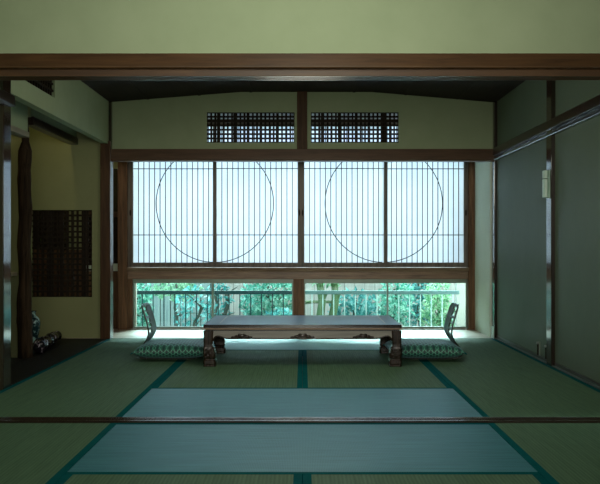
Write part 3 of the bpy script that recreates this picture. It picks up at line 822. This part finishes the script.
railing('dark teal railing outside the low windows left of the short brown post', PX(136.5, YR), PX(298, YR), PX(142.3, YR), 'rail', 'railings outside the low windows')
railing('teal railing with reflected light in its colour, outside the low windows right of the short brown post', PX(303, YR), PX(459, YR), PX(312, YR), 'rail_reflect', 'railings outside the low windows')
bm = B(); box(bm, PX(456, 9.9), PX(500, 9.9), 9.86, 9.95, -0.5, 2.3)
struct('wall_outside_right', bm, 'cream', 'sunlit cream wall outside at the right end of the low windows', 'wall')
bm = B(); box(bm, PX(120, 9.3), PX(136.6, 9.3), 9.26, 9.32, -0.05, 2.3)
struct('wall_outside_left', bm, 'cream', 'cream strip of wall outside at the left end of the low windows', 'wall')

YF = 12.2
def fence(label, x0, x1, mat, cat, gap):
    t = thing('garden_fence', label, cat, ((x0 + x1) / 2, YF, -0.5), 'fences behind the garden')
    bm = B(); x = x0; w = 0.145
    while x < x1 - 0.01:
        e = min(x + w, x1); box(bm, x, e - gap, YF + 0.004 * (int(x * 50) % 3), YF + 0.02, -0.48, 1.35 + random.uniform(-0.01, 0.01)); x += w
    obj('board', bm, mat, t)
    bm = B(); box(bm, x0, x1, YF + 0.022, YF + 0.06, 0.9, 0.98); obj('cross_rail', bm, mat, t)
    bm = B(); box(bm, x0, x1, YF + 0.022, YF + 0.06, -0.3, -0.22); obj('cross_rail', bm, mat, t)
    bm = B(); box(bm, x0, x1, YF + 0.020, YF + 0.0215, -0.48, 1.3); obj('gap_sheet', bm, 'twig', t)  # added sheet that stops sky showing bright between the boards
    for x in (x0 + 0.06, x1 - 0.06):
        bm = B(); box(bm, x - 0.045, x + 0.045, YF + 0.062, YF + 0.15, -0.5, 1.4); obj('post', bm, mat, t)
fence('grey-green board fence behind the left half of the garden', PX(90, YF), PX(213, YF), 'fence', 'fence', 0.012)
fence('pale pinkish board fence behind the right half of the garden', PX(213.5, YF), PX(520, YF), 'fence_pink', 'fence', 0.006)

def leaves(bm, c, rad, n, size, seed):
    rnd = random.Random(seed)
    for _ in range(n):
        while True:
            p = Vector((rnd.uniform(-1, 1), rnd.uniform(-1, 1), rnd.uniform(-1, 1)))
            if 0.25 < p.length < 1: break
        p = Vector((c[0] + p.x * rad[0], c[1] + p.y * rad[1], c[2] + p.z * rad[2]))
        s = size * rnd.uniform(0.6, 1.3)
        R = Matrix.Rotation(rnd.uniform(0, 6.28), 3, 'Z') @ Matrix.Rotation(rnd.uniform(-1.2, 1.2), 3, 'X') @ Matrix.Rotation(rnd.uniform(0, 6.28), 3, 'Y')
        q = [Vector((0, -s, 0)), Vector((s * 0.42, -0.1 * s, 0.10 * s)), Vector((0, s, -0.12 * s)), Vector((-s * 0.42, -0.1 * s, 0.10 * s))]
        vs = [bm.verts.new(p + R @ w) for w in q]
        bm.faces.new((vs[0], vs[1], vs[2])); bm.faces.new((vs[0], vs[2], vs[3]))

def shrub(label, px, Y, z, rad, n, size, mat, seed, name='garden_shrub', trunkmat='twig', trunks=((0, 0),), tr=0.02, group='shrubs in the garden', cat='shrub'):
    x = PX(px, Y)
    t = thing(name, label, cat, (x, Y, -0.5), group)
    for dx, lean in trunks:
        bm = B(); top = z + rad[2] * 0.5
        pts = [(x + dx + lean * (k / 8) + 0.02 * math.sin(k * 1.7 + seed), Y + 0.02 * math.cos(k * 2.1), -0.5 + (top + 0.5) * k / 8) for k in range(9)]
        tube(bm, pts, [tr * (1.25 - 0.6 * k / 8) for k in range(9)], 9)
        rnd = random.Random(seed + 50)
        for k in range(5):
            p = Vector(pts[4 + k % 4]); d = Vector((rnd.uniform(-1, 1) * rad[0], rnd.uniform(-.6, .6) * rad[1], rnd.uniform(-0.1, 0.5) * rad[2]))
            tube(bm, [p, p + d * 0.5 + Vector((0, 0, 0.02)), p + d * 0.9], [tr * 0.45, tr * 0.32, tr * 0.16], 6)
        obj('trunk', bm, trunkmat, t, smooth=True)
    bm = B(); leaves(bm, (x, Y, z), rad, n, size, seed)
    obj('foliage', bm, mat, t)
    return t
shrub('mint green shrub at the far left of the garden, behind the left floor chair', 137, 10.6, 0.08, (0.20, 0.25, 0.55), 700, 0.048, 'leaf_a', 1)
shrub('small yellow-green shrub in front of the grey-green fence', 176, 11.5, 0.30, (0.36, 0.25, 0.16), 200, 0.050, 'leaf_c', 2)
shrub('teal shrub with a slanting dark branch, left of the left window divider', 194, 10.4, 0.02, (0.25, 0.22, 0.42), 190, 0.050, 'leaf_b', 3, trunks=((-0.1, 0.20),))
shrub('dark-stemmed teal shrub just right of the left window divider', 219, 11.4, 0.08, (0.20, 0.2, 0.45), 180, 0.050, 'leaf_b', 4, trunks=((0, -0.05), (0.06, 0.05)), tr=0.03)
shrub('bright mint bush at the left of the short brown post', 269, 11.1, 0.16, (0.38, 0.28, 0.48), 1000, 0.052, 'leaf_a', 5)
shrub('deep teal bush low at the left of the short brown post', 281, 10.3, -0.04, (0.22, 0.2, 0.18), 300, 0.045, 'leaf_b', 6)
shrub('pale twin-trunked tree just right of the short brown post', 325, 10.5, 0.72, (0.50, 0.28, 0.34), 600, 0.055, 'leaf_c', 7, 'garden_tree', 'trunk', ((-0.03, -0.05), (0.08, 0.06)), 0.05, 'trees in the garden', 'tree')
shrub('teal bush between the twin-trunked tree and the right window divider', 355, 11.3, 0.02, (0.36, 0.26, 0.30), 460, 0.052, 'leaf_b', 8)
shrub('mint bush just right of the right window divider', 395, 10.7, 0.14, (0.24, 0.2, 0.42), 400, 0.052, 'leaf_a', 9)
shrub('tall teal bush in the middle of the right end window', 419, 11.5, 0.18, (0.26, 0.2, 0.48), 380, 0.052, 'leaf_b', 10)
shrub('pale yellow-green bush left of the right floor chair', 438, 10.5, 0.06, (0.22, 0.2, 0.42), 480, 0.050, 'leaf_c', 11)

# ------------------------------------------------------------------ light
w = bpy.data.worlds.new('sky'); SC.world = w; w.use_nodes = True
nt = w.node_tree; bg = nt.nodes['Background']
tc = nt.nodes.new('ShaderNodeTexCoord'); sp = nt.nodes.new('ShaderNodeSeparateXYZ')
nt.links.new(tc.outputs['Generated'], sp.inputs[0])
mr = nt.nodes.new('ShaderNodeMapRange'); mr.inputs['From Min'].default_value = -1; mr.inputs['From Max'].default_value = 1
nt.links.new(sp.outputs['X'], mr.inputs['Value'])
cr = nt.nodes.new('ShaderNodeValToRGB'); nt.links.new(mr.outputs[0], cr.inputs[0])
cr.color_ramp.elements[0].color = (0.48, 0.76, 1.0, 1); cr.color_ramp.elements[1].color = (0.80, 0.98, 1.0, 1)
nt.links.new(cr.outputs[0], bg.inputs['Color'])
bg.inputs['Strength'].default_value = 8.0

def lamp(name, kind, loc, energy, color, size=0.2, rot=(0, 0, 0), size_y=None):
    l = bpy.data.lights.new(name, kind); l.energy = energy; l.color = color
    if kind == 'AREA':
        l.size = size
        if size_y: l.shape = 'RECTANGLE'; l.size_y = size_y
    else: l.shadow_soft_size = size
    o = bpy.data.objects.new(name, l); o.location = loc; o.rotation_euler = rot; COL.objects.link(o)
    return o
sun = lamp('sun', 'SUN', (0, 14, 8), 18.0, (0.74, 0.97, 1.0), 0.0, (math.radians(-55), 0, math.radians(-6)))
sun.data.angle = math.radians(32)
rl = lamp('rear_fill', 'AREA', (0, -0.7, 1.45), 17, (1.0, 0.98, 0.86), 1.8, (math.radians(90), 0, 0), 1.1)  # added frontal fill behind the viewer, no window stands there
rl.data.spread = math.radians(62)
lamp('near_room_fill', 'POINT', (0.0, 3.1, 2.12), 27, (0.97, 1.0, 0.86), 0.3)  # added fill that brightens the near wall and fades sideways
lamp('room_fill', 'POINT', (0.0, 5.5, 1.70), 30, (1.0, 0.98, 0.82), 0.3)  # added fill hanging in mid-air, without a fitting
lamp('alcove_lamp', 'AREA', (-2.285, 7.5, 2.25), 1.3, (1.0, 0.80, 0.36), 0.04, (0, 0, 0), 1.2)
lamp('veranda_end_fill', 'POINT', (-2.5, 8.7, 1.9), 2.5, (1.0, 0.85, 0.5), 0.1)  # added fill to brighten what shows behind the alcove lattice
lamp('alcove_lamp_near', 'AREA', (-2.285, 6.1, 2.25), 1.2, (1.0, 0.80, 0.36), 0.04, (0, 0, 0), 1.2)

# ------------------------------------------------------------------ camera and colour
cam = bpy.data.cameras.new('camera'); co = bpy.data.objects.new('camera', cam); COL.objects.link(co)
co.location = (0, 0, EYE); co.rotation_euler = (math.radians(90), 0, 0)
cam.sensor_fit = 'HORIZONTAL'; cam.sensor_width = 36.0; cam.lens = 36.0 * F / 600.0
cam.shift_x = (300 - CX) / 600.0; cam.shift_y = (CY - 242) / 600.0
cam.clip_start = 0.05
SC.camera = co
SC.view_settings.view_transform = 'Standard'
SC.view_settings.look = 'None'
SC.view_settings.exposure = 0.0
SC.cycles.use_denoising = True
SC.cycles.max_bounces = 10; SC.cycles.diffuse_bounces = 6; SC.cycles.transparent_max_bounces = 12
SC.cycles.sample_clamp_indirect = 6.0
SC.cycles.caustics_reflective = False; SC.cycles.caustics_refractive = False
